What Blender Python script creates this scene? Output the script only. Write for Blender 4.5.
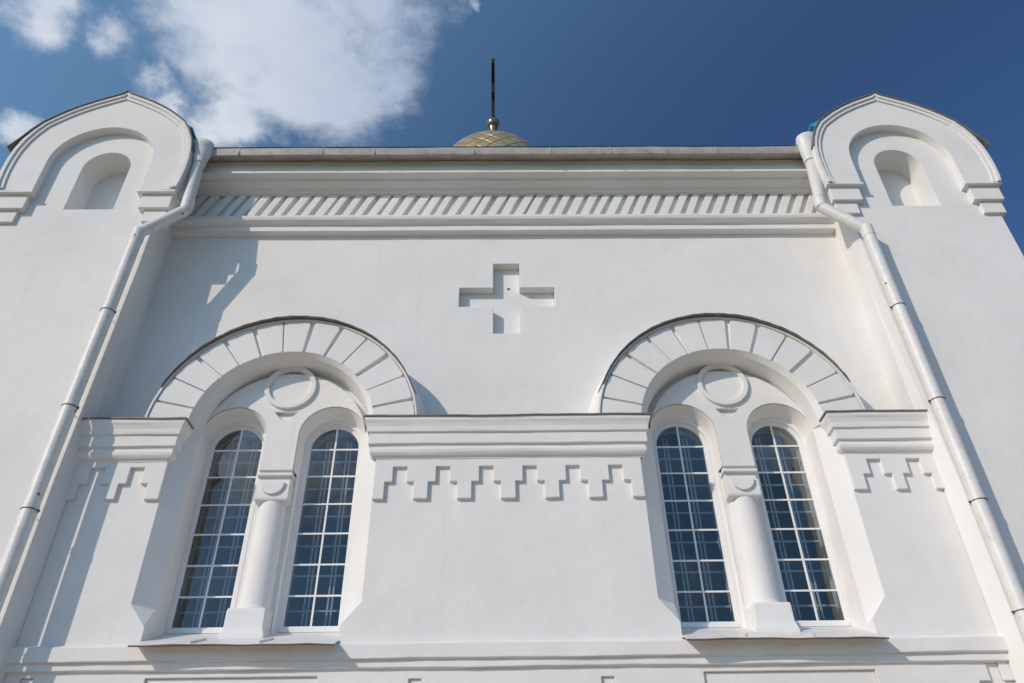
import bpy, bmesh, math, random
from math import sin, cos, pi, radians, sqrt
from mathutils import Vector, Matrix
from mathutils.geometry import tessellate_polygon

random.seed(7)
scene = bpy.context.scene
for o in list(bpy.data.objects):
    bpy.data.objects.remove(o)
C = scene.collection

# ------------------------------------------------------------------ camera
cam_d = bpy.data.cameras.new("camera")
cam = bpy.data.objects.new("camera", cam_d)
C.objects.link(cam)
scene.camera = cam
cam_d.sensor_fit = 'HORIZONTAL'
cam_d.sensor_width = 36.0
cam_d.lens = 36.0 * 830.25 / 1024.0
cam_d.clip_start = 0.05
cam_d.clip_end = 5000.0
CAM_PITCH, CAM_YAW, CAM_ROLL = 0.66682, 0.01744, 0.017595
# look along +Y, pitched up, yawed a hair to the left, rolled a degree
Mcam = (Matrix.Rotation(-CAM_YAW, 4, 'Z').inverted().inverted()
        @ Matrix.Rotation(CAM_PITCH, 4, 'X') @ Matrix.Rotation(pi / 2, 4, 'X')
        @ Matrix.Rotation(-CAM_ROLL, 4, 'Z'))
cam.matrix_world = Matrix.Translation((-0.11656, -12.0, 1.6)) @ Mcam

# ------------------------------------------------------------------ light
SUN_TO = Vector((-1.13, -1.0, 0.80)).normalized()          # towards the sun
SUN_ELEV = math.asin(SUN_TO.z)
SUN_AZ = math.atan2(SUN_TO.x, SUN_TO.y)                     # from +Y towards +X
sun_d = bpy.data.lights.new("sun", 'SUN')
sun = bpy.data.objects.new("sun", sun_d)
C.objects.link(sun)
sun_d.energy = 2.65
sun_d.angle = radians(0.53)
sun_d.color = (1.0, 0.85, 0.70)
sun.rotation_euler = (-SUN_TO).to_track_quat('-Z', 'Y').to_euler()
sun.location = (-30, -30, 40)

world = bpy.data.worlds.new("World")
scene.world = world
world.use_nodes = True
SKY_STRENGTH = 0.092

scene.view_settings.view_transform = 'Standard'
scene.view_settings.look = 'None'
scene.view_settings.exposure = 0.0
scene.view_settings.gamma = 1.0
scene.view_settings.use_curve_mapping = False


class NT:
    """tiny helper for node trees"""
    def __init__(self, tree):
        self.t = tree
        tree.nodes.clear()

    def n(self, typ, **kw):
        nd = self.t.nodes.new(typ)
        for k, v in kw.items():
            if k == 'inp':
                for i, val in v.items():
                    if hasattr(val, 'is_output'):
                        self.t.links.new(val, nd.inputs[i])
                    else:
                        nd.inputs[i].default_value = val
            else:
                setattr(nd, k, v)
        return nd

    def math(self, op, a, b=None, c=None, clamp=False):
        nd = self.n('ShaderNodeMath', operation=op, use_clamp=clamp)
        for i, v in enumerate((a, b, c)):
            if v is None:
                continue
            if hasattr(v, 'is_output'):
                self.t.links.new(v, nd.inputs[i])
            else:
                nd.inputs[i].default_value = v
        return nd.outputs[0]

    def vmath(self, op, a, b=None):
        nd = self.n('ShaderNodeVectorMath', operation=op)
        for i, v in enumerate((a, b)):
            if v is None:
                continue
            if hasattr(v, 'is_output'):
                self.t.links.new(v, nd.inputs[i])
            else:
                nd.inputs[i].default_value = v
        return nd

    def ramp(self, val, lo, hi, to0=0.0, to1=1.0, smooth=True):
        nd = self.n('ShaderNodeMapRange', clamp=True)
        nd.interpolation_type = 'SMOOTHSTEP' if smooth else 'LINEAR'
        self.t.links.new(val, nd.inputs[0])
        for i, v in zip((1, 2, 3, 4), (lo, hi, to0, to1)):
            nd.inputs[i].default_value = v
        return nd.outputs[0]

    def mix(self, f, a, b):
        nd = self.n('ShaderNodeMix', data_type='RGBA')
        for s, v in ((nd.inputs[0], f), (nd.inputs[6], a), (nd.inputs[7], b)):
            if hasattr(v, 'is_output'):
                self.t.links.new(v, s)
            else:
                s.default_value = v if not isinstance(v, tuple) or len(v) == 4 else (*v, 1)
        return nd.outputs[2]

    def noise(self, vec, scale, detail=4, rough=0.55, dist=0.0):
        nd = self.n('ShaderNodeTexNoise')
        nd.inputs['Scale'].default_value = scale
        nd.inputs['Detail'].default_value = detail
        nd.inputs['Roughness'].default_value = rough
        nd.inputs['Distortion'].default_value = dist
        if vec is not None:
            self.t.links.new(vec, nd.inputs['Vector'])
        return nd

    def link(self, a, b):
        self.t.links.new(a, b)


def build_world():
    w = NT(world.node_tree)
    out = w.n('ShaderNodeOutputWorld')
    bg = w.n('ShaderNodeBackground')
    bg.inputs[1].default_value = SKY_STRENGTH
    sky = w.n('ShaderNodeTexSky')
    sky.sky_type = 'NISHITA'
    sky.sun_disc = False
    sky.sun_elevation = SUN_ELEV
    sky.sun_rotation = SUN_AZ
    sky.altitude = 300
    sky.air_density = 1.0
    sky.dust_density = 1.2
    sky.ozone_density = 4.0
    # a layer of cumulus: the view direction is met with a flat layer overhead
    tc = w.n('ShaderNodeTexCoord')
    sep = w.n('ShaderNodeSeparateXYZ')
    w.link(tc.outputs['Generated'], sep.inputs[0])
    z = w.math('MAXIMUM', sep.outputs[2], 0.02)
    px = w.math('DIVIDE', sep.outputs[0], z)
    py = w.math('DIVIDE', sep.outputs[1], z)
    com = w.n('ShaderNodeCombineXYZ', inp={0: px, 1: py})
    p0 = com.outputs[0]
    nz = w.noise(p0, 5.0, 6, 0.6)
    wob = w.vmath('MULTIPLY', w.vmath('SUBTRACT', nz.outputs['Color'], (0.5, 0.5, 0.5)).outputs[0], (0.22, 0.17, 0.0)).outputs[0]
    p = w.vmath('ADD', p0, wob).outputs[0]
    blobs = CLOUDS
    best = None
    for cx, cy, a, b, c, d, amp in blobs:
        q = w.vmath('SUBTRACT', p, (cx, cy, 0)).outputs[0]
        u = w.vmath('DOT_PRODUCT', q, (a, b, 0)).outputs['Value']
        v = w.vmath('DOT_PRODUCT', q, (c, d, 0)).outputs['Value']
        r = w.math('SQRT', w.math('ADD', w.math('MULTIPLY', u, u), w.math('MULTIPLY', v, v)))
        m = w.math('MULTIPLY', w.ramp(r, 0.15, 1.55, 1.0, 0.0, smooth=False), amp)
        best = m if best is None else w.math('SMOOTH_MAX', best, m, 0.15)
    fine = w.noise(p0, 12.0, 10, 0.66, 0.35).outputs[0]
    big = w.noise(p0, 3.5, 4, 0.5).outputs[0]
    dens = w.math('ADD', best, w.math('MULTIPLY', w.math('SUBTRACT', fine, 0.5), 0.85))
    dens = w.math('ADD', dens, w.math('MULTIPLY', w.math('SUBTRACT', big, 0.5), 0.35))
    alpha = w.ramp(dens, 0.22, 0.80, 0.0, 0.94)
    # thick parts are a little greyer, thin rims whiter
    lit = w.ramp(px, -0.42, -0.08, smooth=False)
    thick = w.ramp(w.noise(p0, 4.5, 5, 0.55).outputs[0], 0.35, 0.68)
    ccol = w.mix(thick, (6.2, 6.9, 8.2), (8.2, 8.6, 9.4))
    ccol = w.mix(lit, ccol, (4.7, 5.6, 7.3))
    tint = w.n('ShaderNodeMix', data_type='RGBA', blend_type='MULTIPLY')
    tint.inputs[0].default_value = 1.0
    w.link(sky.outputs[0], tint.inputs[6])
    tint.inputs[7].default_value = (*SKY_TINT, 1)
    # paler sky on the sun's side
    dsun = w.vmath('DOT_PRODUCT', tc.outputs['Generated'], tuple(SUN_TO)).outputs['Value']
    au = w.ramp(dsun, -0.22, 0.50, smooth=True)
    pale = w.n('ShaderNodeMix', data_type='RGBA', blend_type='ADD')
    w.link(au, pale.inputs[0])
    w.link(tint.outputs[2], pale.inputs[6])
    pale.inputs[7].default_value = (0.88, 1.70, 2.3, 1)
    col = w.mix(alpha, pale.outputs[2], ccol)
    w.link(col, bg.inputs[0])
    w.link(bg.outputs[0], out.inputs[0])


SKY_TINT = (0.68, 0.875, 1.07)
CLOUDS = [
    (-0.30, 0.6128, 5.6, 1.028, -0.016, 8.096, 1.0),
    (-0.238, 0.706, 8.373, 1.383, -0.032, 10.076, 1.0),
    (-0.3842, 0.7567, 11.508, 2.928, -0.064, 16.174, 0.85),
    (-0.150, 0.595, 13.0, 1.505, -0.018, 9.0, 0.85),
    (-0.58, 0.565, 13.0, 6.423, -0.031, 19.0, 0.8),
    (-0.514, 0.6197, 23.777, 8.832, -0.058, 28.471, 0.6),
    (-0.4707, 0.6889, 24.133, 7.836, -0.077, 25.836, 0.65),
    (-0.4743, 0.7219, 25.288, 8.093, -0.128, 37.072, 0.7),
    (-0.702, 0.7733, 19.111, 8.703, -0.105, 25.255, 0.95),
    (-0.0462, 0.5918, 85.256, 3.392, -0.089, 54.432, 0.55),
    (-0.4044, 0.6054, 19.166, 5.685, -0.025, 13.933, 0.6),
    # the rest of the sky, beyond the picture
    (-0.55, -1.75, 3.0, 0.4, -0.3, 3.2, 0.75),  # unseen cloud, added so the left windows reflect a lighter sky
    (0.35, -2.6, 2.4, 0.3, 0.2, 2.6, 0.6),  # unseen cloud, added to vary what the windows reflect
    (0.9, -1.4, 1.6, 0.2, -0.2, 2.2, 0.8),
    (-1.8, 0.3, 1.5, 0.1, 0.1, 2.5, 0.7),
    (1.9, 1.2, 1.8, 0.3, -0.2, 2.0, 0.5),
]
build_world()


# ------------------------------------------------------------------ materials
def new_mat(name):
    m = bpy.data.materials.new(name)
    m.use_nodes = True
    t = NT(m.node_tree)
    out = t.n('ShaderNodeOutputMaterial')
    b = t.n('ShaderNodeBsdfPrincipled')
    t.link(b.outputs[0], out.inputs[0])
    return m, t, b, out


def mat_plaster(name, col=(0.80, 0.79, 0.775), round_r=0.026, bump=0.33):
    m, t, b, out = new_mat(name)
    g = t.n('ShaderNodeNewGeometry')
    pos = g.outputs['Position']
    n1 = t.noise(pos, 0.55, 5, 0.6).outputs[0]
    n2 = t.noise(pos, 3.2, 6, 0.6).outputs[0]
    # faint runs of dirt drawn down the wall
    st = t.vmath('MULTIPLY', pos, (5.5, 5.5, 0.22)).outputs[0]
    n3 = t.noise(st, 1.0, 5, 0.6).outputs[0]
    c2 = tuple(c * f for c, f in zip(col, (0.93, 0.93, 0.925)))
    c3 = tuple(c * f for c, f in zip(col, (0.88, 0.87, 0.85)))
    f1 = t.ramp(n1, 0.35, 0.7)
    c = t.mix(f1, col, c2)
    f2 = t.math('MULTIPLY', t.ramp(n2, 0.52, 0.78), 0.30)
    c = t.mix(f2, c, c3)
    f3 = t.math('MULTIPLY', t.ramp(n3, 0.54, 0.80), 0.42)
    c = t.mix(f3, c, c3)
    t.link(c, b.inputs['Base Color'])
    b.inputs['Roughness'].default_value = 0.9
    b.inputs['Specular IOR Level'].default_value = 0.25
    nb = t.noise(pos, 26.0, 6, 0.65).outputs[0]
    nl = t.noise(pos, 1.7, 4, 0.55).outputs[0]
    h = t.math('ADD', t.math('MULTIPLY', nb, 0.008), t.math('MULTIPLY', nl, 0.05))
    bp = t.n('ShaderNodeBump')
    bp.inputs['Strength'].default_value = bump
    bp.inputs['Distance'].default_value = 1.0
    t.link(h, bp.inputs['Height'])
    if round_r > 0:
        bv = t.n('ShaderNodeBevel', samples=4)
        bv.inputs['Radius'].default_value = round_r
        t.link(bv.outputs[0], bp.inputs['Normal'])
    t.link(bp.outputs[0], b.inputs['Normal'])
    return m


def mat_metal(name, col, rough=0.45, metallic=0.0, var=0.12, stain=None, stain_amt=0.5, scale=3.0, chips=False):
    m, t, b, out = new_mat(name)
    g = t.n('ShaderNodeNewGeometry')
    pos = g.outputs['Position']
    n1 = t.noise(pos, scale, 6, 0.6).outputs[0]
    c = t.mix(t.ramp(n1, 0.3, 0.7), col, tuple(x * (1 - var) for x in col))
    if stain:
        n2 = t.noise(pos, scale * 2.3, 7, 0.65).outputs[0]
        c = t.mix(t.math('MULTIPLY', t.ramp(n2, 0.52, 0.68), stain_amt), c, stain)
    t.link(c, b.inputs['Base Color'])
    b.inputs['Metallic'].default_value = metallic
    b.inputs['Roughness'].default_value = rough
    nb = t.noise(pos, 5.0, 3, 0.5).outputs[0]
    bp = t.n('ShaderNodeBump')
    bp.inputs['Strength'].default_value = 0.10
    bp.inputs['Distance'].default_value = 0.05
    if chips:
        vo = t.n('ShaderNodeTexVoronoi')
        vo.inputs['Scale'].default_value = 2.6
        t.link(pos, vo.inputs['Vector'])
        c = t.mix(t.ramp(vo.outputs['Distance'], 0.07, 0.055), c, (0.10, 0.085, 0.07))
        t.link(c, b.inputs['Base Color'])
    t.link(nb, bp.inputs['Height'])
    t.link(bp.outputs[0], b.inputs['Normal'])
    return m


PLASTER = mat_plaster("white_plaster")
TRIM = mat_plaster("white_plaster_trim", round_r=0.026)
PIPE = mat_metal("painted_pipe", (0.74, 0.73, 0.715), 0.46, 0.0, 0.10, (0.46, 0.41, 0.36), 0.35, 3.0, True)
ZINC = mat_metal("zinc_gutter", (0.50, 0.46, 0.42), 0.55, 0.15, 0.25, (0.30, 0.23, 0.18), 0.55)
FLASH = mat_metal("weathered_flashing", (0.25, 0.225, 0.20), 0.6, 0.1, 0.35, (0.08, 0.06, 0.05), 0.6)
SILL = mat_metal("painted_sill", (0.74, 0.73, 0.71), 0.5, 0.0, 0.1, (0.45, 0.38, 0.31), 0.35)
RUST = mat_metal("rusty_edge", (0.20, 0.125, 0.09), 0.8, 0.0, 0.3)
DARK = mat_metal("dark_clamp", (0.13, 0.115, 0.10), 0.6, 0.2, 0.2)
BLUE = mat_metal("blue_roof_paint", (0.06, 0.36, 0.60), 0.4, 0.0, 0.15)
UPVC = mat_metal("white_window_frame", (0.80, 0.80, 0.80), 0.35, 0.0, 0.04)
INNER = mat_metal("inner_sash_paint", (0.78, 0.80, 0.81), 0.5, 0.0, 0.1)
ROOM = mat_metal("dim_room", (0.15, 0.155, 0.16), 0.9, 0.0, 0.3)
CROSS = mat_metal("dark_gilt_cross", (0.045, 0.04, 0.035), 0.45, 0.6, 0.3)
BALL = mat_metal("dull_gilt_ball", (0.33, 0.27, 0.19), 0.28, 0.85, 0.2)
BLIND = mat_metal("pale_curtain", (0.42, 0.39, 0.35), 0.9, 0.0, 0.1)


def mat_glass():
    m = bpy.data.materials.new("window_glass")
    m.use_nodes = True
    t = NT(m.node_tree)
    out = t.n('ShaderNodeOutputMaterial')
    tr = t.n('ShaderNodeBsdfTransparent')
    tr.inputs[0].default_value = (0.60, 0.66, 0.70, 1)
    gl = t.n('ShaderNodeBsdfGlossy')
    gl.inputs['Roughness'].default_value = 0.015
    gl.inputs[0].default_value = (0.93, 0.96, 0.93, 1)
    g = t.n('ShaderNodeNewGeometry')
    nb = t.noise(g.outputs['Position'], 1.3, 2, 0.5).outputs[0]
    bp = t.n('ShaderNodeBump')
    bp.inputs['Strength'].default_value = 0.25
    bp.inputs['Distance'].default_value = 0.06
    t.link(nb, bp.inputs['Height'])
    t.link(bp.outputs[0], gl.inputs['Normal'])
    fr = t.n('ShaderNodeFresnel')
    fr.inputs[0].default_value = 1.5
    fac = t.math('ADD', t.math('MULTIPLY', fr.outputs[0], 1.75), 0.035, clamp=True)
    mx = t.n('ShaderNodeMixShader')
    t.link(fac, mx.inputs[0])
    t.link(tr.outputs[0], mx.inputs[1])
    t.link(gl.outputs[0], mx.inputs[2])
    t.link(mx.outputs[0], out.inputs[0])
    return m


GLASS = mat_glass()


def mat_dome():
    m, t, b, out = new_mat("gilded_scales")
    uv = t.n('ShaderNodeUVMap')
    sep = t.n('ShaderNodeSeparateXYZ')
    t.link(uv.outputs[0], sep.inputs[0])
    a = t.math('MULTIPLY', sep.outputs[0], 24.0)
    h = t.math('MULTIPLY', sep.outputs[1], 8.0)
    s1 = t.math('FRACT', t.math('ADD', a, h))
    s2 = t.math('FRACT', t.math('SUBTRACT', a, h))
    e1 = t.math('MINIMUM', s1, t.math('SUBTRACT', 1.0, s1))
    e2 = t.math('MINIMUM', s2, t.math('SUBTRACT', 1.0, s2))
    e = t.math('MINIMUM', e1, e2)
    line = t.ramp(e, 0.03, 0.09)
    cell = t.n('ShaderNodeTexWhiteNoise', noise_dimensions='2D')
    cc = t.n('ShaderNodeCombineXYZ', inp={0: t.math('FLOOR', t.math('ADD', a, h)), 1: t.math('FLOOR', t.math('SUBTRACT', a, h))})
    t.link(cc.outputs[0], cell.inputs['Vector'])
    base = t.mix(cell.outputs['Value'], (0.50, 0.36, 0.17), (0.66, 0.50, 0.27))
    col = t.mix(line, (0.30, 0.21, 0.10), base)
    t.link(col, b.inputs['Base Color'])
    b.inputs['Metallic'].default_value = 0.6
    b.inputs['Roughness'].default_value = 0.38
    bp = t.n('ShaderNodeBump')
    bp.inputs['Strength'].default_value = 0.6
    bp.inputs['Distance'].default_value = 0.03
    t.link(line, bp.inputs['Height'])
    t.link(bp.outputs[0], b.inputs['Normal'])
    return m


DOME = mat_dome()


def mat_ground():
    m, t, b, out = new_mat("pale_paving")
    g = t.n('ShaderNodeNewGeometry')
    pos = g.outputs['Position']
    br = t.n('ShaderNodeTexBrick')
    t.link(pos, br.inputs['Vector'])
    br.inputs['Scale'].default_value = 2.2
    br.inputs['Color1'].default_value = (0.49, 0.375, 0.27, 1)
    br.inputs['Color2'].default_value = (0.55, 0.425, 0.31, 1)
    br.inputs['Mortar'].default_value = (0.24, 0.22, 0.19, 1)
    br.inputs['Mortar Size'].default_value = 0.01
    n = t.noise(pos, 0.4, 5, 0.6).outputs[0]
    r = t.vmath('LENGTH', pos).outputs['Value']
    far = t.ramp(r, 26.0, 30.0)
    grass = t.mix(t.ramp(t.noise(pos, 3.0, 6, 0.6).outputs[0], 0.3, 0.7), (0.07, 0.11, 0.03), (0.12, 0.15, 0.05))
    c = t.mix(t.math('MULTIPLY', t.ramp(n, 0.45, 0.75), 0.3), br.outputs[0], (0.28, 0.25, 0.21))
    c = t.mix(far, c, grass)
    t.link(c, b.inputs['Base Color'])
    b.inputs['Roughness'].default_value = 0.9
    return m


GROUND = mat_ground()


# ------------------------------------------------------------------ mesh helpers
class MB:
    def __init__(self):
        self.v, self.f, self.m, self.uv = [], [], [], {}
        self.smooth = set()

    def add(self, verts, faces, mat=0, smooth=False):
        o = len(self.v)
        self.v += [tuple(x) for x in verts]
        for f in faces:
            if smooth:
                self.smooth.add(len(self.f))
            self.f.append([o + i for i in f])
            self.m.append(mat)

    def box(self, x0, x1, y0, y1, z0, z1, mat=0):
        v = [(x, y, z) for z in (z0, z1) for y in (y0, y1) for x in (x0, x1)]
        self.add(v, [(0, 1, 3, 2), (4, 6, 7, 5), (0, 4, 5, 1), (2, 3, 7, 6), (0, 2, 6, 4), (1, 5, 7, 3)], mat)

    def ring(self, outer, inner, y0, y1, mat=0):
        """flat frame between two outlines with equal point counts"""
        n = len(outer)
        vs = [(p[0], y0, p[1]) for p in outer] + [(p[0], y0, p[1]) for p in inner] + [(p[0], y1, p[1]) for p in outer] + [(p[0], y1, p[1]) for p in inner]
        fs = []
        for i in range(n):
            j = (i + 1) % n
            fs += [(i, j, n + j, n + i), (2 * n + i, 3 * n + i, 3 * n + j, 2 * n + j), (i, 2 * n + i, 2 * n + j, j), (n + i, n + j, 3 * n + j, 3 * n + i)]
        self.add(vs, fs, mat)

    def slab(self, outer, holes=(), y0=0.0, y1=0.1, back=True, front=True, mat=0, sides=True):
        """outline in the x-z plane, thick along y"""
        loops = [list(outer)] + [list(h) for h in holes]
        flat = [p for l in loops for p in l]
        tris = tessellate_polygon([[Vector((p[0], p[1], 0)) for p in l] for l in loops])
        if front:
            self.add([(p[0], y0, p[1]) for p in flat], tris, mat)
        if back:
            self.add([(p[0], y1, p[1]) for p in flat], tris, mat)
        if sides:
            for l in loops:
                n = len(l)
                vs = [(p[0], y0, p[1]) for p in l] + [(p[0], y1, p[1]) for p in l]
                self.add(vs, [(i, (i + 1) % n, n + (i + 1) % n, n + i) for i in range(n)], mat)

    def sweep(self, stations, closed=False, mat=0, smooth=False, cap=False):
        """stations: list of equal-length point lists; joins neighbours with quads"""
        n = len(stations[0])
        vs = [p for s in stations for p in s]
        fs = []
        k = len(stations)
        for i in range(k - 1):
            for j in range(n if closed else n - 1):
                a, b = i * n + j, i * n + (j + 1) % n
                fs.append((a, b, b + n, a + n))
        if cap:
            fs.append(tuple(range(n)))
            fs.append(tuple((k - 1) * n + j for j in range(n)))
        self.add(vs, fs, mat, smooth)

    def tube(self, pts, r, n=14, mat=0, cap=True):
        pts = [Vector(p) for p in pts]
        rs = r if isinstance(r, (list, tuple)) else [r] * len(pts)
        st = []
        ref = Vector((0, 1, 0))
        for i, p in enumerate(pts):
            if i == 0:
                d = pts[1] - p
            elif i == len(pts) - 1:
                d = p - pts[i - 1]
            else:
                d = (pts[i + 1] - p).normalized() + (p - pts[i - 1]).normalized()
            d.normalize()
            u = d.cross(ref)
            if u.length < 1e-3:
                u = d.cross(Vector((1, 0, 0)))
            u.normalize()
            w = d.cross(u)
            st.append([tuple(p + (u * cos(2 * pi * k / n) + w * sin(2 * pi * k / n)) * rs[i]) for k in range(n)])
        self.sweep(st, True, mat, True, cap)

    def lathe(self, prof, cx, cy, n=48, mat=0, a0=0.0, a1=2 * pi, smooth=True):
        st = []
        for i in range(n + 1):
            a = a0 + (a1 - a0) * i / n
            st.append([(cx + r * cos(a), cy + r * sin(a), z) for r, z in prof])
        self.sweep(st, False, mat, smooth)

    def build(self, name, mats, parent=None, loc=(0, 0, 0), weld=0.0005, recalc=True):
        me = bpy.data.meshes.new(name)
        if not isinstance(mats, (list, tuple)):
            mats = [mats]
        me.from_pydata(self.v, [], self.f)
        for m in mats:
            me.materials.append(m)
        for i, p in enumerate(me.polygons):
            p.material_index = self.m[i]
            p.use_smooth = i in self.smooth
        bm = bmesh.new()
        bm.from_mesh(me)
        bmesh.ops.remove_doubles(bm, verts=bm.verts, dist=weld)
        bmesh.ops.dissolve_degenerate(bm, edges=bm.edges, dist=0.0002)
        if recalc:
            bmesh.ops.recalc_face_normals(bm, faces=bm.faces)
        for e in bm.edges:
            if len(e.link_faces) == 2 and e.calc_face_angle(0) > radians(35):
                e.smooth = False
        bm.to_mesh(me)
        bm.free()
        o = bpy.data.objects.new(name, me)
        C.objects.link(o)
        if parent:
            o.parent = parent
        o.location = loc
        return o


def arc(cx, cz, r, a0, a1, n):
    """angles in degrees, measured from +x towards +z"""
    return [(cx + r * cos(radians(a0 + (a1 - a0) * i / n)), cz + r * sin(radians(a0 + (a1 - a0) * i / n))) for i in range(n + 1)]


def arch_loop(cx, half, z0, spring, n=28):
    """counter-clockwise door/window outline with a round head"""
    return [(cx - half, z0), (cx + half, z0)] + arc(cx, spring, half, 0, 180, n)


def copy_tree(o, parent, dx):
    c = o.copy()
    C.objects.link(c)
    c.parent = parent
    if parent is None or parent is CHURCH:
        c.location.x += dx
    for ch in list(o.children):
        copy_tree(ch, c, 0)
    return c


# ------------------------------------------------------------------ the setting
g = MB()
R = 1500.0
g.add([(-R, -R, 0), (R, -R, 0), (R, R, 0), (-R, R, 0)], [(0, 1, 2, 3)])
gr = g.build("ground", GROUND)
gr["kind"] = "structure"
gr["label"] = "pale stone paving in front of the white church, grass beyond"

# ------------------------------------------------------------------ the church
CHURCH = bpy.data.objects.new("church", None)
C.objects.link(CHURCH)
CHURCH.location = (0, 0, 0)
CHURCH["label"] = "white plastered church facade with two arched window pairs, gabled corner towers and a golden dome"
CHURCH["category"] = "church"

AC = 3.88          # arch centre, left and right of the axis
U = 0.58           # face of the upper wall
TW = -0.36         # face of the towers
ZS = 9.265          # springing of the archivolts
ZI = 9.30          # springing of the soffits, a little stilted
RI = 1.41          # radius of the reveal
RF = 1.58          # radius of the front edge of the splay
JF = 1.69          # half width between front edges of the jambs
AT = 3.935         # axis of each window pair inside its arch
OFF = 0.858        # window centres either side of that axis
WSPR = 9.34        # springing of the windows


def wob(x, amp, ph):
    return amp * (sin(x * 1.7 + ph) * 0.5 + sin(x * 4.1 + ph * 2.3) * 0.3 + sin(x * 9.7 + ph * 0.7) * 0.2)


def profile_run(mb, prof, x0, x1, n=60, amp=0.006, ph=0.0, mat=0):
    st = []
    for i in range(n + 1):
        x = x0 + (x1 - x0) * i / n
        st.append([(x, y + wob(x, amp * 0.6, ph + k), z + wob(x, amp, ph + k * 1.3)) for k, (y, z) in enumerate(prof)])
    mb.sweep(st, False, mat)


# ---- upper wall with the cross-shaped recess
m = MB()
cz0, cz1 = 12.39, 12.895
cross = [(-0.945, cz0), (-0.258, cz0), (-0.258, 11.70), (0.282, 11.70), (0.282, cz0), (0.985, cz0), (0.985, cz1),
         (0.282, cz1), (0.282, 13.56), (-0.258, 13.56), (-0.258, cz1), (-0.945, cz1)]
wall_out = [(-7.12, 9.0)]
for s in (-1, 1):
    wall_out += arc(s * AC, ZS, 1.6, 190.5, -10.5, 30)
wall_out += [(7.12, 9.0), (7.12, 14.6), (-7.12, 14.6)]
m.slab(wall_out, [cross], U, U + 0.9, back=False)
m.slab(cross, (), U + 0.185, U + 0.4, back=False, sides=False)
uw = m.build("upper_wall", PLASTER, CHURCH)
m = MB()
m.lathe([(0.0, -0.004), (0.022, -0.003), (0.028, 0.0), (0.018, 0.012)], 0, 0, 12)
m.v = [(a * 1.2 + 0.055, U + 0.183 + c, b * 1.1 + 13.02) for a, b, c in m.v]
m.build("vent_hole", DARK, uw)

# ---- lower wall in three bays
def bay(outline, name="lower_wall"):
    mb = MB()
    mb.slab(outline, (), 0.0, 0.62, back=False, sides=False)
    return mb.build(name, PLASTER, CHURCH)


ZB = 5.40
top = 9.31
mid = [(-AC + RI, ZB), (AC - RI, ZB), (AC - RI, 5.845), (AC - JF, 6.19), (AC - JF, top), (-AC + JF, top), (-AC + JF, 6.19), (-AC + RI, 5.845)]
bay(mid)
for s in (-1, 1):
    o = [(s * (AC + RI), ZB), (s * 7.12, ZB), (s * 7.12, top), (s * (AC + JF), top), (s * (AC + JF), 6.19), (s * (AC + RI), 5.845)]
    bay(o if s > 0 else o[::-1])

# ---- stepped corbel ornament, a raised sheet under each string cornice
def steps(centres, x0, x1, ztop, zt, zm, zb, u=0.115, w=0.235, y=-0.055):
    pts = [(x0, ztop), (x0, zb)]
    for c in centres:
        j = random.uniform(-0.008, 0.008)
        c += j
        pts += [(c - w, zb + random.uniform(-.006, .006)), (c - w, zm), (c - u, zm), (c - u, zt), (c + u, zt), (c + u, zm), (c + w, zm), (c + w, zb + random.uniform(-.006, .006))]
    pts += [(x1, zb), (x1, ztop)]
    mb = MB()
    mb.slab(pts, (), y, 0.003, back=False)
    return mb.build("stepped_frieze", PLASTER, CHURCH)


steps([-1.765 + 0.704 * k for k in range(6)], -2.184, 2.184, 8.60, 8.415, 8.14, 7.835)
for s in (-1, 1):
    cs = [s * 6.035, s * 6.675]
    a, b = (-7.05, -5.577) if s < 0 else (5.577, 7.05)
    steps(sorted(cs), a, b, 8.66, 8.465 + 0.02 * s, 8.18 + 0.03 * s, 7.90 + 0.03 * s)

# ---- string cornices over the bays, mitred round their open ends
STRING = [(0.06, 8.555), (0.07, 8.585), (0.105, 8.60), (0.135, 8.64), (0.145, 8.69), (0.135, 8.725), (0.125, 8.73), (0.125, 8.775), (0.165, 8.79),
          (0.165, 8.985), (0.195, 9.0), (0.20, 9.03), (0.205, 9.10), (0.225, 9.16), (0.245, 9.20), (0.25, 9.265)]


def string_cornice(xl, xr, left_open, right_open, dz=0.0, ph=0.0):
    mb = MB()
    st = []
    n = 40
    for k, (p, z) in enumerate(STRING):
        row = []
        if left_open:
            row.append((xl - p, 0.24, z + dz))
        a = xl - p if left_open else xl
        b = xr + p if right_open else xr
        for i in range(n + 1):
            x = a + (b - a) * i / n
            row.append((x, -p + wob(x, 0.005, ph + k), z + dz + wob(x, 0.006, ph + k * 0.4)))
        if right_open:
            row.append((xr + p, 0.24, z + dz))
        st.append(row)
    # sloping weathered top
    row = [(x, min(y + 0.45, 0.5), z + 0.02) for x, y, z in st[-1]]
    st.append(row)
    mb.sweep(st)
    c = mb.build("string_cornice", TRIM, CHURCH)
    # sheet metal capping with a drip edge
    fl = MB()
    p = 0.275
    a = xl - p if left_open else xl
    b = xr + p if right_open else xr
    f = []
    for i in range(n + 1):
        x = a + (b - a) * i / n
        zz = 9.262 + dz + wob(x, 0.011, ph + 5)
        f.append([(x, -p, zz), (x, -p, zz + 0.022), (x, 0.3, zz + 0.06), (x, 0.3, zz + 0.04)])
    fl.sweep(f, True, cap=True)
    fl.build("capping", FLASH, c)
    return c


string_cornice(-2.15, 2.15, True, True, 0.0, 0.3)
string_cornice(-7.12, -5.645, False, True, -0.01, 1.9)
string_cornice(5.645, 7.12, True, False, 0.02, 4.2)

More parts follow.
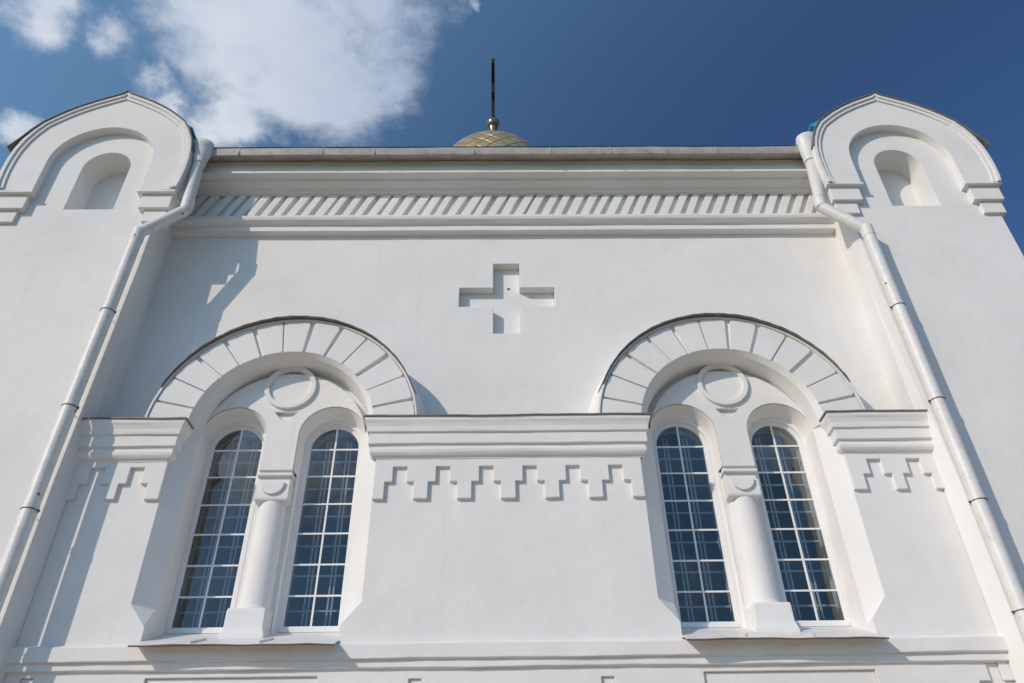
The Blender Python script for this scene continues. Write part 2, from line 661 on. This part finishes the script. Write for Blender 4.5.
# ---- ledge below the windows and the plinth wall
m = MB()
LEDGE = [(0.02, 5.60), (-0.10, 5.535), (-0.10, 5.335), (-0.052, 5.325), (-0.052, 5.222), (0.0, 5.212)]
profile_run(m, LEDGE, -7.12, 7.12, 90, 0.010, 0.4)
m.build("ledge", TRIM, CHURCH)
m = MB()
panels = [[(-5.09, 3.4), (-2.70, 3.4), (-2.70, 5.13), (-5.09, 5.13)], [(2.70, 3.4), (5.12, 3.4), (5.12, 5.13), (2.70, 5.13)]]


def notch(c, zt):
    u, w, zm, zb = 0.09, 0.26, zt - 0.25, zt - 0.55
    return [(c - w, zb), (c + w, zb), (c + w, zm), (c + u, zm), (c + u, zt), (c - u, zt), (c - u, zm), (c - w, zm)]


notches = [notch(c, 5.082) for c in (-1.34, 1.35)] + [notch(-6.72, 5.15), notch(6.80, 5.21)]
m.slab([(-7.12, 0.0), (7.12, 0.0), (7.12, 5.25), (-7.12, 5.25)], panels + notches, 0.0, 0.06, back=False)
for q in panels + notches:
    m.slab(q, (), 0.035, 0.1, back=False, sides=False)
m.build("plinth_wall", PLASTER, CHURCH)


# ---- everything inside one big arch, built round x = 0 and copied
def build_arch(x):
    made = []
    # reveal: splayed edge that runs up one jamb, round the head and down
    rv = MB()
    st = []

    def sec(px, pz, nx, nz, splay):
        fx = px + nx * splay
        fz = pz + nz * splay
        d = 0.235 if splay > 0.01 else 0.235
        return [(fx, 0.0, fz), (px, d, pz), (px, 0.97, pz)]
    js = JF - RI
    for zz, sp in ((5.40, 0.0), (5.845, 0.0), (6.19, js), (7.4, js), (8.6, js), (9.25, js)):
        st.append(sec(-RI, zz, -1, 0, sp))
    for i in range(49):
        a = pi - pi * i / 48
        st.append([(RF * cos(a), 0.0, ZS + RF * sin(a)), ((RI + .075) * cos(a), 0.10, ZI + (RI + .075) * sin(a)), (RI * cos(a), 0.97, ZI + RI * sin(a))])
    for zz, sp in ((9.25, js), (8.6, js), (7.4, js), (6.19, js), (5.845, 0.0), (5.40, 0.0)):
        st.append(sec(RI, zz, 1, 0, sp))
    rv.sweep(st)
    made.append(rv.build("arch_reveal", PLASTER, CHURCH, (x, 0, 0)))

    # archivolt of thirteen rusticated voussoirs between a splay and a rim
    ar = MB()
    R0, R1, R2 = RF, 2.28, 2.328
    def annulus(r0, r1, a0, a1, n):
        return [p for p in arc(0, ZS, r1, a0, a1, n)] + [p for p in arc(0, ZS, r0, a1, a0, n)]
    ar.slab(annulus(R0 + 0.002, R2, -4, 184, 64), (), 0.05, U + 0.02, back=False)
    for k in range(13):
        a0 = 90 + 7 + 14 * (k - 7) + random.uniform(-.9, .9)
        a1 = a0 + 14
        gap = 0.75
        a0 += gap
        a1 -= gap
        if k == 0:
            a0 = -4
        if k == 12:
            a1 = 184
        a0, a1 = max(a0, -4), min(a1, 184)
        # rounded outer corners
        pts = [p for p in arc(0, ZS, R0, a1, a0, 6)]
        ch = 1.1
        pts += [p for p in arc(0, ZS, R1 - 0.055, a0, a0, 1)][:1]
        pts += [p for p in arc(0, ZS, R1 - 0.012, a0 + ch * 0.35, a0 + ch * 0.35, 1)][:1]
        pts += [p for p in arc(0, ZS, R1, a0 + ch, a1 - ch, 6)]
        pts += [p for p in arc(0, ZS, R1 - 0.012, a1 - ch * 0.35, a1 - ch * 0.35, 1)][:1]
        pts += [p for p in arc(0, ZS, R1 - 0.055, a1, a1, 1)][:1]
        dy = random.uniform(-.006, .006)
        ar.slab(pts[::-1], (), 0.0 + dy, 0.055, back=False)
    ar.slab(annulus(R1 + 0.012, R2 + 0.004, -4, 184, 64), (), -0.022, 0.06, back=False)
    # flared extrados that sheds water
    st = []
    for i in range(65):
        a = radians(-4 + 188 * i / 64)
        st.append([((R2 + 0.003) * cos(a), -0.02, ZS + (R2 + 0.003) * sin(a)), ((R2 + 0.05) * cos(a), 0.25, ZS + (R2 + 0.05) * sin(a)),
                   ((R2 + 0.17) * cos(a), U + 0.01, ZS + (R2 + 0.17) * sin(a))])
    ar.sweep(st)
    a_ob = ar.build("voussoir_arch", TRIM, CHURCH, (x, 0, 0))
    made.append(a_ob)
    fl = MB()
    st = []
    for i in range(73):
        d = 20 + 140 * i / 72
        a = radians(d)
        w = 0.006 * sin(d * 0.9 + x) + 0.004 * sin(d * 0.31)
        th = 0.007 + 0.009 * sin(pi * i / 72) ** 0.5
        r0, r1 = R2 + 0.006, R2 + 0.006 + th
        yf = -0.05 - 0.06 * sin(pi * i / 72) ** 0.6
        st.append([(r * cos(a), y + w, ZS + r * sin(a)) for r, y in ((r0, yf), (r1, yf), (r1 + 0.06, 0.3), (r0 + 0.045, 0.3))])
    fl.sweep(st, True, cap=True)
    fl.build("capping", FLASH, a_ob)

    # tympanum: flat plate pierced by the two lights, set back under the soffit
    tx = math.copysign(AT, x)
    ty = MB()
    N1 = 0.42
    H1 = 0.578

    def light(cx, h):
        return arc(cx, WSPR, h, 180, 0, 28)
    field = [(-RI - .1, 9.3), (-OFF - H1 - .02, 9.3)] + light(-OFF, H1 + .02) + light(OFF, H1 + .02) + [(OFF + H1 + .02, 9.3), (RI + .1, 9.3)]
    ty.slab(field + arc(0, ZI, RI + 0.1, 0, 180, 40), (), 0.56, 0.6, back=False, sides=False)
    plate = [(-RI - .06, WSPR - .03), (-OFF - H1, WSPR - .03)] + light(-OFF, H1) + [(-OFF + H1, 8.64), (OFF - H1, 8.64)] + light(OFF, H1) + [(OFF + H1, WSPR - .03), (RI + .06, WSPR - .03)]
    plate += arc(0, ZI - 0.10, RI + 0.035, 4, 176, 40)
    tri = [(-0.205, 9.81), (-0.05, 9.63), (0.05, 9.63), (0.205, 9.81)]
    ty.slab(plate, [tri], N1, 0.58, back=False)
    ty.slab(tri, (), N1 + 0.07, 0.5, back=False, sides=False)
    # splayed reveals of the two lights, widening towards the front
    for s in (-1, 1):
        def line(h, y, y_in, h_in, sp=WSPR):
            pts = [(h, 5.45), (h, 8.645), (h, 8.647)] + [(h * cos(radians(180 * q / 32)), sp + h * sin(radians(180 * q / 32))) for q in range(33)] + [(-h, 8.647), (-h, 8.645), (-h, 5.45)]
            res = []
            for a, z in pts:
                if z < 8.646 and a * s < 0:
                    res.append((s * OFF + math.copysign(h_in, a), y_in, z))
                else:
                    res.append((s * OFF + a, y, z))
            return res
        ty.sweep([line(H1 - .001, N1 + 0.001, 0.63, 0.549), line(0.545, 0.645, 0.645, 0.545, 9.31), line(0.515, 0.775, 0.775, 0.515, 9.29)])
    # pier body behind the column
    ty.slab([(-0.311, 5.5), (0.311, 5.5), (0.311, 8.645), (-0.311, 8.645)], (), 0.635, 0.7, back=False, sides=False)
    ty_ob = ty.build("tympanum", PLASTER, CHURCH, (tx, 0, 0))
    made.append(ty_ob)
    md = MB()
    mc = 10.33
    md.slab(arc(0, mc, 0.465, 0, 360, 48)[:-1], [arc(0, mc, 0.375, 0, 360, 48)[:-1]], N1 - 0.055, 0.50, back=False)
    md.build("medallion", TRIM, ty_ob)

    def back(mb, kx=1.02, dy=0.165, kz=1.0248):
        mb.v = [(a * kx, b + dy, 1.6 + (c - 1.6) * kz) for a, b, c in mb.v]

    # engaged column
    co = MB()
    cy = 0.48
    co.lathe([(0.235, 6.07), (0.28, 6.08), (0.292, 6.12), (0.28, 6.16), (0.245, 6.19), (0.237, 6.30), (0.236, 6.9), (0.232, 7.5), (0.222, 7.75), (0.215, 7.92)], 0, cy, 40)
    back(co)
    co_ob = co.build("column", PLASTER, CHURCH, (tx, 0, 0))
    made.append(co_ob)
    cp = MB()
    # stepped neck under the pier
    cp.box(-0.265, 0.265, 0.29, 0.66, 8.335, 8.475)
    cp.box(-0.285, 0.285, 0.235, 0.66, 8.36, 8.41)
    cp.box(-0.262, 0.262, 0.295, 0.66, 8.22, 8.34)
    # cushion block narrowing to the shaft
    def sect(h, y0, z):
        return [(-h, y0, z), (h, y0, z), (h, 0.64, z), (-h, 0.64, z)]
    cp.sweep([sect(0.275, 0.245, 8.225), sect(0.275, 0.245, 7.96), sect(0.265, 0.26, 7.925), sect(0.20, 0.33, 7.90)], True, cap=True)
    half = [(-0.19, 8.222)] + arc(0, 8.20, 0.19, 180, 360, 20) + [(0.19, 8.222)]
    cp.slab(half[::-1], (), 0.205, 0.26, back=False)
    back(cp)
    cp.build("capital", TRIM, co_ob)
    bs = MB()
    b0 = 5.60
    z1, z2, z3, z4 = 5.60, 5.76, 5.90, 6.125
    def oct_(h, y0, c):
        return [(-h, y0 + c, 0), (-h + c, y0, 0), (h - c, y0, 0), (h, y0 + c, 0), (h, 0.66, 0), (-h, 0.66, 0)]
    st = []
    for zz, h, y0, c in ((5.50, 0.325, 0.03, 0.006), (5.68, 0.325, 0.03, 0.006), (5.80, 0.285, 0.055, 0.006), (6.05, 0.283, 0.058, 0.008), (6.085, 0.276, 0.066, 0.014)):
        st.append([(px, py, zz) for px, py, _ in oct_(h, y0, c)])
    bs.sweep(st, True, cap=True)
    back(bs)
    bs.build("base", TRIM, co_ob)

    # sheet metal sill, folded and a little wavy
    si = MB()
    n = 36
    st, ed = [], []
    for i in range(n + 1):
        px = -1.42 + 2.84 * i / n
        w = wob(px, 0.016, x)
        w2 = 0.012 * sin(px * 3.1 + x)
        st.append([(px, 0.95, 6.09), (px, 0.72, 5.985), (px, 0.20, 5.735 + w * 0.4), (px, -0.33 + w2, 5.482 + w), (px, -0.33 + w2, 5.472 + w), (px, 0.18, 5.70)])
        ed.append([(px, -0.333 + w2, 5.476 + w), (px, -0.333 + w2, 5.462 + w), (px, -0.31 + w2, 5.459 + w), (px, -0.31 + w2, 5.46 + w)])
    si.sweep(st, True, 0, cap=True)
    si.sweep(ed, True, 1, cap=True)
    for jx in (-0.60, 0.36):
        # standing seams where the sheets are folded together
        v = []
        for t_ in (0.0, 1.0):
            yy = 0.02 + (-0.315 - 0.02) * t_
            zz = 5.655 + (5.492 - 5.655) * t_
            v += [(jx - 0.02 + 0.10 * (1 - t_), yy, zz - .01), (jx + 0.02 + 0.10 * (1 - t_), yy, zz - .01), (jx + 0.02 + 0.10 * (1 - t_), yy, zz + 0.035), (jx - 0.02 + 0.10 * (1 - t_), yy, zz + 0.035)]
        si.sweep([v[:4], v[4:]], True, 0, cap=True)
    made.append(si.build("windowsill", [SILL, RUST], CHURCH, (x, 0, 0)))
    return made


def build_window(x):
    w = MB()
    WS = 9.20

    def back(mb):
        mb.v = [(a * 1.02, b + 0.06, 1.6 + (c - 1.6) * 1.0095) for a, b, c in mb.v]
    # plaster rebate, then the white frame
    w.ring(arch_loop(0, 0.56, 5.60, WS), arch_loop(0, 0.462, 5.93, WS), 0.668, 0.86, mat=1)
    w.ring(arch_loop(0, 0.48, 5.90, WS), arch_loop(0, 0.428, 6.05, WS), 0.715, 0.83)
    w.ring(arch_loop(0, 0.45, 5.97, WS), arch_loop(0, 0.412, 6.068, WS), 0.735, 0.81)
    w.box(-0.455, 0.455, 0.69, 0.73, 5.965, 6.03)
    back(w)
    fr = w.build("window", [UPVC, TRIM], CHURCH, (x, 0, 0))
    b = MB()
    b.box(-0.0145, 0.0145, 0.745, 0.775, 6.06, 9.61)
    for z in (6.55, 7.065, 7.60, 8.135, 8.66, 9.19):
        b.box(-0.415, 0.415, 0.748, 0.772, z - 0.014, z + 0.014)
    back(b)
    b.build("glazing_bars", UPVC, fr)
    p = MB()
    # fourteen lights, each set at a slightly different tilt
    rows = [6.05, 6.55, 7.065, 7.60, 8.135, 8.66, 9.19]
    for sx in (-1, 1):
        for r in range(7):
            z0 = rows[r]
            dy = [random.uniform(-.0035, .0035) for _ in range(3)]
            if r < 6:
                poly = [(0, z0), (sx * 0.42, z0), (sx * 0.42, rows[r + 1]), (0, rows[r + 1])]
            else:
                poly = [(0, z0)] + [(sx * 0.42 * cos(radians(90 * q / 10)), WS + 0.42 * sin(radians(90 * q / 10))) for q in range(11)]
            vs = [(a, 0.762 + dy[0] + dy[1] * a / 0.42 + dy[2] * (z - z0) / 0.5, z) for a, z in poly]
            p.add(vs, [tuple(range(len(vs)))])
    back(p)
    p.build("pane", GLASS, fr, weld=0.00001)
    i = MB()
    # the second, inner window
    i.ring(arch_loop(0, 0.62, 5.9, WS), arch_loop(0, 0.46, 6.1, WS), 1.02, 1.08)
    for cx in (-0.215, -0.15, 0.15, 0.215):
        i.box(cx - 0.013, cx + 0.013, 1.05, 1.09, 6.1, 9.55)
    for z in (6.42, 7.0, 7.52, 8.06, 8.58, 9.12):
        i.box(-0.47, 0.47, 1.055, 1.085, z - 0.014, z + 0.014)
    back(i)
    i.build("inner_sash", INNER, fr)
    # sides of the deep opening behind the frame
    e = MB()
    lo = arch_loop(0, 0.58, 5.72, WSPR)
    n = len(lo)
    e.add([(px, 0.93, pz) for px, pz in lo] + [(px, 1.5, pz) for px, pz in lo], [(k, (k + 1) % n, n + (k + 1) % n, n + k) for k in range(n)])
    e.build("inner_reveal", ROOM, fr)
    return fr


left = build_arch(-AC)
for o in left:
    copy_tree(o, CHURCH, -2 * o.location.x)
win = build_window(-AT - OFF)
for cx in (-AT + OFF, AT - OFF, AT + OFF):
    copy_tree(win, CHURCH, cx - (-AT - OFF))

# ---- main cornice with its slanted-brick frieze, gutter on top
m = MB()
LOWER = [(U, 14.29), (U - 0.002, 14.385), (0.50, 14.395), (0.43, 14.40), (0.425, 14.42), (0.425, 14.545), (0.42, 14.555), (0.36, 14.575), (0.305, 14.625), (0.285, 14.68), (0.285, 14.735), (0.40, 14.80), (0.46, 14.80), (0.46, 15.50),
         (0.40, 15.475), (0.30, 15.515), (0.295, 15.555), (0.285, 15.565), (0.125, 15.635), (0.12, 15.675), (0.105, 15.685), (-0.045, 15.715), (-0.048, 15.775), (-0.02, 15.79), (-0.02, 16.14), (0.3, 16.3)]
profile_run(m, LOWER[1:], -7.12, 7.12, 120, 0.006, 2.2)
cor = m.build("cornice", TRIM, CHURCH)
m = MB()
n = 50
sp = 0.286
for k in range(n):
    c = -7.18 + sp * k + random.uniform(-.018, .018)
    w = 0.088 + random.uniform(-.012, .012)
    ln = 0.285 + random.uniform(-.02, .02)
    z0, z1 = 14.80, 15.475
    y0 = 0.375 + random.uniform(-.008, .008)
    q = [(c - w, z0), (c + w, z0), (c + w + ln, z1), (c - w + ln, z1)]
    q = [(max(min(px, 7.1), -7.1), pz) for px, pz in q]
    if q[1][0] - q[0][0] < 0.02 and q[2][0] - q[3][0] < 0.02:
        continue
    m.slab(q, (), y0, 0.465, back=False)
m.build("slanted_brick_frieze", TRIM, cor)
m = MB()
st = []
for i in range(81):
    x = -6.75 + 13.5 * i / 80
    w = wob(x, 0.012, 3.0)
    st.append([(x, -0.04, 16.12 + w), (x, -0.29, 15.985 + w), (x, -0.315, 16.0 + w), (x, -0.335, 16.08 + w), (x, -0.34, 16.19 + w), (x, -0.30, 16.20 + w), (x, 0.0, 16.24), (x, 0.2, 16.3)])
m.sweep(st)
for k in range(8):
    x = -6.0 + k * 1.72 + random.uniform(-.4, .4)
    w = wob(x, 0.012, 3.0)
    m.box(x - 0.009, x + 0.009, -0.346, -0.28, 15.985 + w, 16.21 + w)
gut = m.build("gutter", ZINC, CHURCH)
m = MB()
m.add([(-6.7, -0.345, 16.225), (6.7, -0.345, 16.225), (7.1, 7.0, 18.6), (-7.1, 7.0, 18.6), (-7.1, 14, 16.3), (7.1, 14, 16.3)], [(0, 1, 2, 3), (3, 2, 5, 4)])
m.build("roof", BLUE, CHURCH)

# ---- body of the building: back and side walls, a dim interior
m = MB()
m.box(-10.15, 10.15, 13.2, 14.0, 0.0, 16.3)
for s in (-1, 1):
    m.box(s * 9.35 if s > 0 else -10.14, 10.14 if s > 0 else -9.35, 2.9, 13.25, 0.0, 16.2)
m.build("outer_wall", PLASTER, CHURCH)
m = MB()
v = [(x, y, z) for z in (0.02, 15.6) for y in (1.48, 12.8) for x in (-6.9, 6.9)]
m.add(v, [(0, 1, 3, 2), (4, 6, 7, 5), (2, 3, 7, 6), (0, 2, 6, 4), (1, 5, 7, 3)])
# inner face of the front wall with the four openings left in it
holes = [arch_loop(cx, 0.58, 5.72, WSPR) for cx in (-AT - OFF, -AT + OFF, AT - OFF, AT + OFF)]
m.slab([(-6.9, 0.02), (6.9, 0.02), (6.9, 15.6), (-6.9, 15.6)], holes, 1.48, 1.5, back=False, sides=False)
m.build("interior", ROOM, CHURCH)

# ---- corner towers with keel-arched gables
HALF = [(0.0, 17.90), (0.10, 17.80), (0.35, 17.67), (0.62, 17.52), (0.88, 17.35), (1.12, 17.16), (1.32, 16.97), (1.50, 16.78), (1.65, 16.50), (1.76, 16.20),
        (1.83, 15.88), (1.86, 15.55), (1.86, 15.2), (1.84, 14.9), (1.80, 14.65)]
KEEL = list(HALF)


def outline(inset=0.0, z_cut=14.65):
    """left-to-right keel outline, offset inwards by inset"""
    h = HALF
    res = []
    for i, (a, z) in enumerate(h):
        p = h[max(i - 1, 0)]
        q = h[min(i + 1, len(h) - 1)]
        t = Vector((q[0] - p[0], q[1] - p[1]))
        t.normalize()
        nrm = Vector((-t.y, t.x))          # points outwards for a run going right and down
        if i == 0:
            res.append((0.0, z - inset * 1.15))
        else:
            res.append((max(a - nrm.x * inset * -1 * -1, 0), z - nrm.y * inset))
    res = [(a, max(z, z_cut)) for a, z in res]
    right_ = res
    left_ = [(-a, z) for a, z in res[1:]][::-1]
    return left_ + right_


def build_tower(s):
    XC = 8.55 if s < 0 else 8.48
    DZ = -0.07 if s < 0 else 0.07
    global HALF
    kf = 0.985 if s < 0 else 0.935
    kx = 1.02 if s < 0 else 1.0
    HALF = [(a * kx, z if z < 15.6 else 15.6 + (z - 15.6) * kf) for a, z in KEEL]
    t = MB()
    xi, xo = 7.14, 10.11
    bl = arch_loop(8.47, 0.50, 14.25, 15.53)
    loop = [(xi, 0.0), (xo, 0.0), (xo, 15.5)] + arc(XC, 15.57, 1.18, 0, 180, 30) + [(7.035, 15.5), (7.035, 12.6), (xi, 8.0)]
    if s < 0:
        bl = [(-a, z) for a, z in bl][::-1]
        loop = [(-a, z) for a, z in loop][::-1]
    t.slab(loop, [bl], TW, 3.0, back=True, sides=False)
    n = len(bl)
    t.add([(a, TW, z) for a, z in bl] + [(a, TW + 0.57, z) for a, z in bl], [(k, (k + 1) % n, n + (k + 1) % n, n + k) for k in range(n)])
    t.slab(bl, (), TW + 0.57, 3, back=False, sides=False)
    # splayed inner corner, then the return to the wall; outer side; top
    path = [(s * 7.14, TW), (s * 7.03, -0.02), (s * 7.05, 0.0), (s * 7.10, 0.75)]
    t.sweep([[(s * cx if q == 0 else a, b, z) for q, (a, b) in enumerate(path)] for z, cx in ((0, 7.14), (4, 7.14), (8, 7.14), (12.6, 7.035), (16.25, 7.035))])
    t.add([(s * xo, TW, 0), (s * xo, 3.0, 0), (s * xo, 3.0, 16.25), (s * xo, TW, 16.25)], [(0, 1, 2, 3)])
    t.add([(s * xi, TW, 16.25), (s * xo, TW, 16.25), (s * xo, 3, 16.25), (s * xi, 3, 16.25)], [(0, 1, 2, 3)])
    t.add([(s * 7.10, 0.75, 14), (s * 7.10, 3.0, 14), (s * 7.10, 3.0, 16.25), (s * 7.10, 0.75, 16.25)], [(0, 1, 2, 3)])
    tw = t.build("tower", PLASTER, CHURCH)

    def X(pts):
        return [(s * XC + a, z) for a, z in pts]
    # hood: flat arch over a round-headed field
    h = MB()
    HN = 1.085
    o = outline(0.0)
    zc = 14.65 + DZ
    o = outline(0.0, zc)
    nic = [(HN, zc)] + arc(0, 15.57, HN, 0, 180, 32) + [(-HN, zc)]
    # outline goes left-bottom -> apex -> right-bottom, then back under the field
    h.slab(X(o + nic), (), -0.55, -0.08, back=True)
    # stepped mouldings along the edge
    for ins, y in ((0.075, -0.615), (0.16, -0.583)):
        a = outline(-0.002 if ins == 0.075 else 0.004, zc)
        b = outline(ins, zc)
        h.slab(X(a + b[::-1]), (), y, -0.54, back=False)
    gb = h.build("gable_hood", TRIM, tw)
    # impost blocks, wrapping round the hood's shoulders
    for sd in (-1, 1):
        im = MB()
        for (a0, a1, y0, z0, z1) in ((1.06, 1.83, -0.575, 14.61, 14.665), (1.15, 1.77, -0.495, 14.225, 14.615), (1.27, 1.72, -0.425, 13.90, 14.23)):
            x0, x1 = sorted((s * XC + sd * a0, s * XC + sd * a1))
            im.box(x0, x1, y0, -0.18, z0 + DZ, z1 + DZ)
        im.build("impost", TRIM, tw)
    # metal edge of the roof, following the keel and kicking out at the shoulders
    f = MB()
    st = []
    rim = HALF[:11]
    pts = [(-a, z) for a, z in rim[1:]][::-1] + rim
    def kick(p):
        a, z = p
        return p
    k = len(pts)
    for i, (a, z) in enumerate(pts):
        p, q = pts[max(i - 1, 0)], pts[min(i + 1, k - 1)]
        tt = Vector((q[0] - p[0], q[1] - p[1])).normalized()
        nn = Vector((-tt.y, tt.x))
        if nn.y < 0 and abs(a) < 1.7:
            nn = -nn
        if abs(a) < 1e-6:
            nn = Vector((0, 1))
        e = 0.006
        if a * s < 0:
            e = 0.012
        elif i in (0, k - 1):
            e = 0.15
        elif i in (1, k - 2):
            e = 0.045
        elif i in (2, k - 3):
            e = 0.02
        a2, z2 = a + nn.x * e, z + nn.y * e
        a3, z3 = a + nn.x * (e + 0.018), z + nn.y * (e + 0.018)
        st.append([(s * XC + a2, -0.645, z2), (s * XC + a3, -0.645, z3), (s * XC + a3, -0.1, z3), (s * XC + a2, -0.1, z2)])
    f.sweep(st, True, 0, cap=True)
    f.build("roof_edge", FLASH, tw)
    # blue sheet kicking out over the inner shoulder, above the funnel
    b = MB()
    tri = [(1.20, 17.12), (1.645, 16.80), (1.635, 16.77), (1.44, 16.72)]
    b.slab([(s * XC - s * a, z) for a, z in tri], (), -0.45, -0.12)
    b.build("roof_skirt", BLUE, tw)
    # barrel roof behind the gable
    r = MB()
    pr = outline(-0.17, 16.1)
    r.sweep([[(s * XC + a, 0.0, z) for a, z in pr], [(s * XC + a, 3.2, z) for a, z in pr]])
    r.slab(X(pr), (), 3.19, 3.2, back=False, sides=False)
    r.build("barrel_roof", BLUE, tw)
    return tw


build_tower(-1)
build_tower(1)


# ---- rainwater pipes
def drainpipe(s):
    RP = 0.119
    p = MB()
    a = Vector((s * (6.54 if s < 0 else 6.60), -0.36, 15.62))
    b = Vector((s * 6.46, -0.42, 14.13))
    PX = 7.20 if s < 0 else 7.15
    PT = 7.12 if s < 0 else 7.08
    c = Vector((s * PT, -0.60, 13.32))
    d = Vector((s * PX, -0.60, 0.25))
    e = Vector((s * PX, -0.95, 0.12))
    p.tube([a, a.lerp(b, .5), b], RP, 18)
    p.tube([b + Vector((0, 0, 0.02)), c], RP * 0.97, 18)
    zs = [13.32, 11.35, 9.30, 7.45, 5.75, 3.6, 1.8, 0.25]
    def pxz(z):
        return s * (PX + (PT - PX) * min(max((z - 8.0) / 5.3, 0), 1))
    for i in range(len(zs) - 1):
        j = Vector((random.uniform(-.006, .006), 0, 0))
        p.tube([Vector((pxz(zs[i]), c.y, zs[i])) + j, Vector((pxz((zs[i] + zs[i + 1]) / 2), c.y, (zs[i] + zs[i + 1]) / 2)), Vector((pxz(zs[i + 1]), c.y, zs[i + 1] - 0.08)) - j], [RP * 1.0, RP * 0.99, RP * 0.96], 18)
    p.tube([d, e], RP, 18)
    ob = p.build("drainpipe", PIPE, CHURCH)
    # funnel under the gutter
    h = MB()
    top_, bot = Vector((s * (6.60 if s < 0 else 6.72), -0.33, 16.32 if s < 0 else 16.48)), Vector((s * (6.52 if s < 0 else 6.58), -0.37, 15.62))
    st = []
    for tt, w, dd in ((0, 0.24, 0.19), (0.18, 0.25, 0.20), (0.2, 0.24, 0.19), (0.50, 0.20, 0.17), (0.80, 0.14, 0.138), (1.0, 0.128, 0.128)):
        q = top_.lerp(bot, tt)
        st.append([(q.x + w * cos(2 * pi * k / 20) * (1.0 if tt > .5 else 1.0), q.y + dd * sin(2 * pi * k / 20), q.z) for k in range(20)])
    h.sweep(st, True, 0, True, cap=True)
    h.build("hopper", PIPE, ob)
    # joints and dark clamps with a stub into the wall
    def joint(p0, p1, f=1.045):
        cl = MB()
        cl.tube([p0, p1], RP * f, 18)
        cl.build("pipe_joint", PIPE, ob)
    for z in zs[1:-1]:
        joint((pxz(z), c.y, z + 0.035), (pxz(z), c.y, z - 0.035))
    joint(b + Vector((0, 0, .30)), b + Vector((0, 0, .02)), 1.05)
    joint(c + Vector((0, 0, .05)), c + Vector((0, 0, -.22)), 1.05)
    for z in zs[1:-1]:
        k = MB()
        k.tube([(pxz(z), c.y, z - 0.036), (pxz(z), c.y, z - 0.050)], RP * 1.08, 18)
        k.tube([(pxz(z), c.y, z - 0.043), (pxz(z) - s * -0.02, TW + 0.02, z - 0.043)], 0.007, 8)
        k.box(pxz(z) - s * 0.14 - .012, pxz(z) - s * 0.14 + .012, c.y - .015, c.y + .015, z - .06, z - .03)
        k.build("clamp", DARK, ob)
    return ob


drainpipe(-1)
drainpipe(1)

# ---- dome behind the roof: drum, scaled helmet, ball and edge-on cross
DX, DY = -0.35, 8.0
m = MB()
m.lathe([(1.75, 15.0), (1.75, 23.1), (2.1, 23.15), (2.1, 23.35), (1.9, 23.45)], DX, DY, 48)
m.build("drum", PLASTER, CHURCH)
m = MB()
prof = [(2.0, 23.4)]
for i in range(25):
    t_ = i / 24
    a = t_ * pi / 2
    r = 2.22 * cos(a) ** 0.92
    z = 23.75 + 2.55 * sin(a) + 0.42 * max(0, t_ - 0.55) ** 2 * 4
    prof.append((max(r, 0.16), z))
DOME_TOP = prof[-1][1]
n = 64
verts, faces, uvs = [], [], []
k = len(prof)
for i in range(n + 1):
    a = 2 * pi * i / n
    for j, (r, z) in enumerate(prof):
        verts.append((DX + r * cos(a), DY + r * sin(a), z))
        uvs.append((i / n, j / (k - 1)))
for i in range(n):
    for j in range(k - 1):
        faces.append((i * k + j, (i + 1) * k + j, (i + 1) * k + j + 1, i * k + j + 1))
me = bpy.data.meshes.new("dome")
me.from_pydata(verts, [], faces)
me.materials.append(DOME)
uvl = me.uv_layers.new(name="UVMap")
for lp in me.loops:
    uvl.data[lp.index].uv = uvs[lp.vertex_index]
for p_ in me.polygons:
    p_.use_smooth = True
dome = bpy.data.objects.new("dome", me)
C.objects.link(dome)
dome.parent = CHURCH
dome["label"] = "golden dome covered in diamond scales"
m = MB()
BZ = 28.06
m.lathe([(0.34, DOME_TOP - 0.1), (0.17, DOME_TOP + 0.12), (0.12, BZ - 0.5), (0.17, BZ - 0.3), (0.13, BZ - 0.2)], DX, DY, 20)
m.lathe([(0.0, BZ - 0.25)] + [(0.25 * cos(radians(-80 + 160 * i / 14)), BZ + 0.25 * sin(radians(-80 + 160 * i / 14))) for i in range(15)] + [(0.0, BZ + 0.25)], DX, DY, 28)
m.lathe([(0.09, BZ + 0.22), (0.05, BZ + 0.36), (0.09, BZ + 0.42), (0.05, BZ + 0.5)], DX, DY, 16)
m.build("ball", BALL, dome)
m = MB()
zt = 32.33
m.box(DX - 0.065, DX + 0.065, DY - 0.08, DY + 0.08, BZ + 0.25, zt)
m.box(DX - 0.055, DX + 0.055, DY - 0.95, DY + 0.95, BZ + 2.62, BZ + 2.78)
m.box(DX - 0.055, DX + 0.055, DY - 0.42, DY + 0.42, BZ + 3.25, BZ + 3.38)
m.sweep([[(DX - .05, DY - .5, BZ + 1.35), (DX + .05, DY - .5, BZ + 1.35), (DX + .05, DY - .5, BZ + 1.48), (DX - .05, DY - .5, BZ + 1.48)],
         [(DX - .05, DY + .5, BZ + 1.75), (DX + .05, DY + .5, BZ + 1.75), (DX + .05, DY + .5, BZ + 1.88), (DX - .05, DY + .5, BZ + 1.88)]], True, cap=True)
m.build("cross", CROSS, dome)
